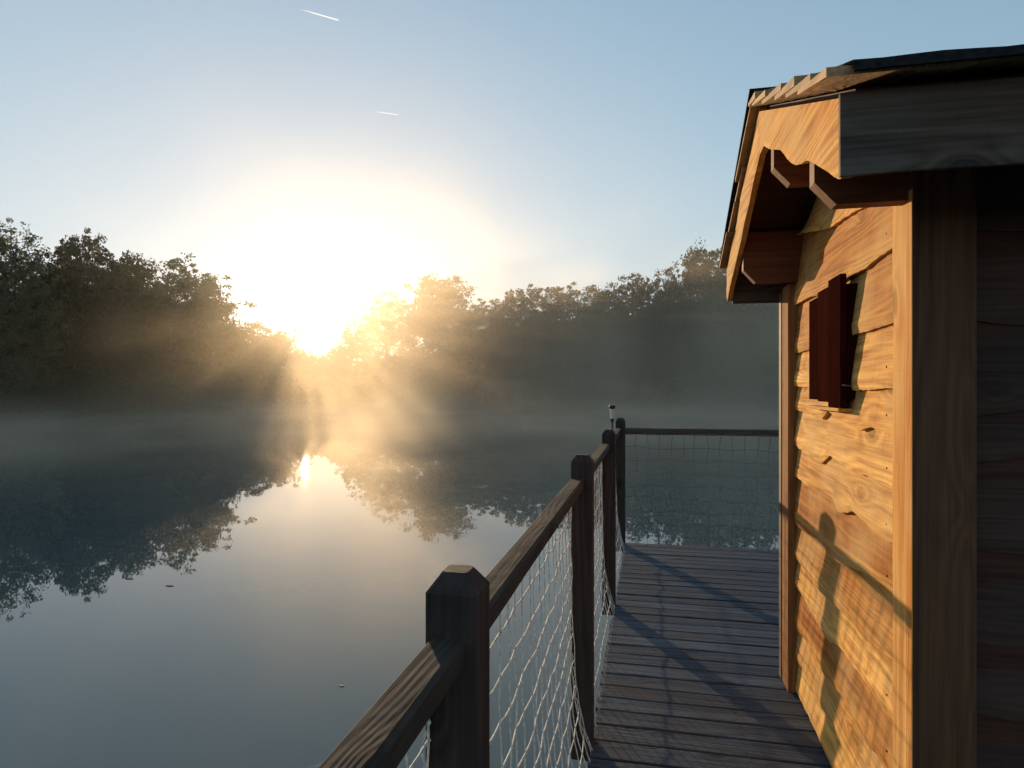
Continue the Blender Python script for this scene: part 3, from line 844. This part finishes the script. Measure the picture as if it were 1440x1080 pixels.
# shutter on the side wall
sy0, sy1 = 2.375, 2.83
shut = MB(); edges_y = [sy0, 2.53, 2.685, sy1]; zb = [2.335, 2.352, 2.358]; ztp = [2.795, 2.775, 2.758]
for k in range(3):
    shut.box(0.634 + k * 0.0015, 0.655, edges_y[k] + .001, edges_y[k + 1] - .001, zb[k], ztp[k], bev=0.003)
so = shut.build('shutter', M['shutter'], cab)
mb = MB(); mb.box(0.6555, 0.70, sy0 + .004, sy1 - .004, 2.365, 2.76, 0.1); mb.build('window_frame', M['shutter'], so)
mb = MB(); mb.box(0.630, 0.699, sy0 + .01, sy1 + .01, 2.322, 2.333, 0.9, 0.002); mb.build('window_sill', M['larch'], cab)
mb = MB(); mb.tube([(0.665, 2.36, 2.410), (0.645, 2.36, 2.412), (0.640, 2.372, 2.414)], 0.003, 8); mb.build('shutter_hook', M['pale_roof'], cab)

# ------------------------------------------------------------------ faint cabin on the far bank
fc0 = at_depth(708, 74.5); fc = empty('lake_cabin', (fc0.x, fc0.y, 0.0), rad(-10)); tag(fc, 'faint brown cabin with pale roof on the far bank, half lost in mist', 'cabin')
def loc_build(mb, name, mat, parent):
    me = bpy.data.meshes.new(name); me.from_pydata(mb.v, [], mb.f); me.materials.append(mat)
    bm = bmesh.new(); bm.from_mesh(me); bmesh.ops.recalc_face_normals(bm, faces=bm.faces); bm.to_mesh(me); bm.free()
    return link(bpy.data.objects.new(name, me), parent)
mb = MB(); mb.box(-3.2, 3.4, -0.8, 3.0, 0.25, 0.45); mb.box(-3.0, 3.2, -0.6, 2.8, -1.5, 0.24); loc_build(mb, 'platform', M['hull'], fc)
mb = MB(); mb.prism([(-0.2, .46), (3, .46), (3, 2.5), (1.4, 3.2), (-0.2, 2.5)], 'x', -2.4, 2.4); loc_build(mb, 'wall', M['hull'], fc)
mb = MB(); mb.prism([(-0.75, 2.26), (1.4, 3.33), (1.4, 3.43), (-0.75, 2.36)], 'x', -2.8, 2.8); mb.prism([(3.5, 2.28), (1.402, 3.33), (1.402, 3.43), (3.5, 2.38)], 'x', -2.8, 2.8); loc_build(mb, 'roof', M['pale_roof'], fc)
mb = MB(); mb.box(-1.6, -0.6, -0.26, -0.203, 1.2, 2.1); loc_build(mb, 'window', M['window'], fc)
mb = MB(); mb.box(0.5, 1.4, -0.26, -0.203, .47, 2.3); loc_build(mb, 'door', M['window'], fc)
for k in range(5):
    mb = MB(); mb.box(-3.1 + k * 1.58, -3.02 + k * 1.58, -0.78, -0.70, 0.451, 1.35); loc_build(mb, 'rail_post', M['hull'], fc)
mb = MB(); mb.box(-3.15, 3.35, -0.79, -0.69, 1.351, 1.42); loc_build(mb, 'handrail', M['pale_roof'], fc)

# leaves afloat
for (u, v, s, lb) in ((480, 965, 0.035, 'small dark leaf afloat near the bottom, left of the near handrail'), (181, 814, 0.10, 'dark leaf afloat below the reflected left wood'), (238, 824, 0.09, 'thin pale twig afloat to the right of the dark leaf')):
    d = CAMZ * F / (v - VH); p = at_depth(u, d, 0.004); s *= 0.6
    mb = MB(); 
    pts = [(-1, 0), (-.5, .28), (.1, .36), (.7, .2), (1.2, 0.02), (.7, -.2), (.1, -.33), (-.5, -.25)]
    mb.prism([(p.x + a * s, p.y + b * s) for a, b in pts], 'z', 0.003, 0.007)
    tag(mb.build('floating_leaf', M['leaf_litter'], None, origin=(p.x, p.y, 0)), lb, 'leaf', 'leaves afloat on the pond')

# contrails, far outside the haze
cm, nt = new_mat('contrail_ice')
out = N(nt, 'ShaderNodeOutputMaterial'); cv = N(nt, 'ShaderNodeVolumePrincipled')
cv.inputs['Color'].default_value = (1, 1, 1, 1); cv.inputs['Density'].default_value = 0.07; cv.inputs['Anisotropy'].default_value = 0.6
nt.links.new(cv.outputs[0], out.inputs['Volume'])
def contrail(a, b, d, w, label):
    pa = at_depth(a[0], d); pa.z = CAMZ - (a[1] - VH) / F * d
    pb = at_depth(b[0], d * 1.05); pb.z = CAMZ - (b[1] - VH) / F * d * 1.05
    mb = MB(); n = 14
    pts = [pa.lerp(pb, k / n) for k in range(n + 1)]
    rads = [w * max(0.08, min(1, (k / n) * 2.2 + .15)) * (1 if k < n else .2) for k in range(n + 1)]
    mb.tube(pts, rads, 8)
    tag(mb.build('contrail', cm, None, origin=tuple(pa)), label, 'contrail', 'contrails in the sky')
contrail((419, 12), (478, 29), 3000, 3.2, 'upper and longer of the two white contrails in the sky')
contrail((523, 156), (562, 162), 3000, 1.7, 'lower and fainter of the two white contrails in the sky')

# ------------------------------------------------------------------ air
def closed_box(name, x0, x1, y0, y1, z0, z1, mat):
    mb = MB(); mb.box(x0, x1, y0, y1, z0, z1)
    me = bpy.data.meshes.new(name); me.from_pydata(mb.v, [], mb.f); me.materials.append(mat)
    bm = bmesh.new(); bm.from_mesh(me); bmesh.ops.recalc_face_normals(bm, faces=bm.faces); bm.to_mesh(me); bm.free()
    return link(bpy.data.objects.new(name, me))
hm, nt = new_mat('haze_air')
out = N(nt, 'ShaderNodeOutputMaterial'); pv = N(nt, 'ShaderNodeVolumePrincipled')
pv.inputs['Color'].default_value = (0.95, 0.95, 0.95, 1); pv.inputs['Density'].default_value = 0.00018; pv.inputs['Anisotropy'].default_value = 0.85
nt.links.new(pv.outputs[0], out.inputs['Volume'])
hz = closed_box('haze', -640, 640, -640, 640, -2.7, 24, hm); tag(hz, kind='stuff', label='thin morning haze filling the air over the pond', cat='haze')

mm, nt = new_mat('mist_vapour')
out = N(nt, 'ShaderNodeOutputMaterial'); pv = N(nt, 'ShaderNodeVolumePrincipled')
pv.inputs['Color'].default_value = (1.0, 0.86, 0.67, 1); pv.inputs['Anisotropy'].default_value = 0.6  # warm tint stands in for golden glow on the mist
geo = N(nt, 'ShaderNodeTexCoord'); sp = N(nt, 'ShaderNodeSeparateXYZ'); nt.links.new(geo.outputs['Object'], sp.inputs[0])
z = sp.outputs[2]
def vnoise(sc, det, off=0):
    mp = N(nt, 'ShaderNodeMapping'); mp.inputs['Scale'].default_value = sc; mp.inputs['Location'].default_value = (off, off, 0)
    nt.links.new(geo.outputs['Object'], mp.inputs[0])
    n = N(nt, 'ShaderNodeTexNoise'); n.inputs['Scale'].default_value = 1; n.inputs['Detail'].default_value = det
    nt.links.new(mp.outputs[0], n.inputs[0]); return n.outputs[0]
lowf = math_n(nt, 'EXPONENT', math_n(nt, 'MULTIPLY', z, -1.1))
n1 = vnoise((0.11, 0.11, 0.35), 2)
low = math_n(nt, 'MULTIPLY', lowf, math_n(nt, 'MULTIPLY', math_n(nt, 'SUBTRACT', n1, 0.39), 0.42, ), )
low = math_n(nt, 'MAXIMUM', low, 0.0)
left_f = math_n(nt, 'ADD', math_n(nt, 'MULTIPLY', math_n(nt, 'MULTIPLY', math_n(nt, 'ADD', sp.outputs[0], 45.0), 0.04, clamp=True), 0.6), 0.4)
low = math_n(nt, 'MULTIPLY', low, left_f)
highf = math_n(nt, 'EXPONENT', math_n(nt, 'MULTIPLY', z, -0.075))
n2 = vnoise((0.085, 0.085, 0.045), 3, 7.3)
wisp = math_n(nt, 'MAXIMUM', math_n(nt, 'SUBTRACT', n2, 0.47), 0.0)
high = math_n(nt, 'MULTIPLY', math_n(nt, 'MULTIPLY', wisp, 0.24), highf)
side_f = math_n(nt, 'MULTIPLY', math_n(nt, 'ADD', sp.outputs[0], 32.0), 0.07, clamp=True)
high = math_n(nt, 'MULTIPLY', high, side_f)
# fade in with distance from the deck and up to the top of the layer
ln = N(nt, 'ShaderNodeVectorMath', operation='LENGTH'); nt.links.new(geo.outputs['Object'], ln.inputs[0])
fade = math_n(nt, 'MULTIPLY', math_n(nt, 'SUBTRACT', ln.outputs['Value'], 16.0), 0.03, clamp=True)
topf = math_n(nt, 'MULTIPLY', math_n(nt, 'SUBTRACT', 18.0, z), 0.09, clamp=True)
den = math_n(nt, 'MULTIPLY', math_n(nt, 'MULTIPLY', math_n(nt, 'ADD', low, high), fade), topf)
nt.links.new(den, pv.inputs['Density'])
nt.links.new(pv.outputs[0], out.inputs['Volume'])
mist = closed_box('mist', -75, 45, 15, 86, 0.02, 18.1, mm)
tag(mist, kind='stuff', label='mist drifting up from the far half of the pond', cat='mist')

# ------------------------------------------------------------------ light
SAZ = -30.1; SEL = 6.6     # degrees: azimuth left of +Y, elevation
sd = Vector((math.sin(rad(SAZ)) * math.cos(rad(SEL)), math.cos(rad(SAZ)) * math.cos(rad(SEL)), math.sin(rad(SEL))))
L = bpy.data.lights.new('sun', 'SUN'); L.energy = 2.75; L.angle = rad(0.53); L.color = (1.0, 0.72, 0.42)
so = bpy.data.objects.new('sun', L); so.rotation_euler = (-sd).to_track_quat('-Z', 'Y').to_euler(); so.location = (0, 0, 30); COL.objects.link(so)
w = bpy.data.worlds.new('World'); scn.world = w; w.use_nodes = True
nt = w.node_tree; nt.nodes.clear()
wo_ = N(nt, 'ShaderNodeOutputWorld'); bg = N(nt, 'ShaderNodeBackground'); sk = N(nt, 'ShaderNodeTexSky')
sk.sky_type = 'NISHITA'; sk.sun_disc = False; sk.sun_elevation = rad(SEL); sk.sun_rotation = rad(SAZ)
sk.air_density = 1.0; sk.dust_density = 0.3; sk.ozone_density = 2.2; sk.altitude = 0
bg.inputs['Strength'].default_value = 0.15
# soft shoulder on the sky's brightness: c / (c + k)
va_ = N(nt, 'ShaderNodeVectorMath', operation='ADD'); va_.inputs[1].default_value = (2.4, 2.4, 2.4)
nt.links.new(sk.outputs[0], va_.inputs[0])
vd_ = N(nt, 'ShaderNodeVectorMath', operation='DIVIDE'); nt.links.new(sk.outputs[0], vd_.inputs[0]); nt.links.new(va_.outputs[0], vd_.inputs[1])
vm_ = N(nt, 'ShaderNodeVectorMath', operation='SCALE'); vm_.inputs['Scale'].default_value = 3.45
nt.links.new(vd_.outputs[0], vm_.inputs[0]); nt.links.new(vm_.outputs[0], bg.inputs[0]); nt.links.new(bg.outputs[0], wo_.inputs[0])

# ------------------------------------------------------------------ camera and render
cd = bpy.data.cameras.new('camera'); cd.sensor_width = 36; cd.lens = F / 1440 * 36; cd.shift_y = (VH - 540) / 1440; cd.clip_start = 0.02; cd.clip_end = 20000
cam = bpy.data.objects.new('camera', cd); cam.location = (0, 0, CAMZ); cam.rotation_euler = (rad(90), 0, TH); COL.objects.link(cam)
scn.camera = cam
vs_ = scn.view_settings; vs_.view_transform = 'Standard'; vs_.look = 'None'; vs_.gamma = 1.0; vs_.exposure = 1.2
c = scn.cycles
c.use_denoising = True
c.max_bounces = 7; c.diffuse_bounces = 3; c.glossy_bounces = 3; c.transmission_bounces = 4; c.volume_bounces = 1; c.transparent_max_bounces = 12
c.volume_step_rate = 1.0; c.volume_max_steps = 256
c.use_adaptive_sampling = True; c.adaptive_threshold = 0.02
c.sample_clamp_indirect = 6
try: mm.cycles.volume_step_rate = 0.5
except Exception as e: print(e)
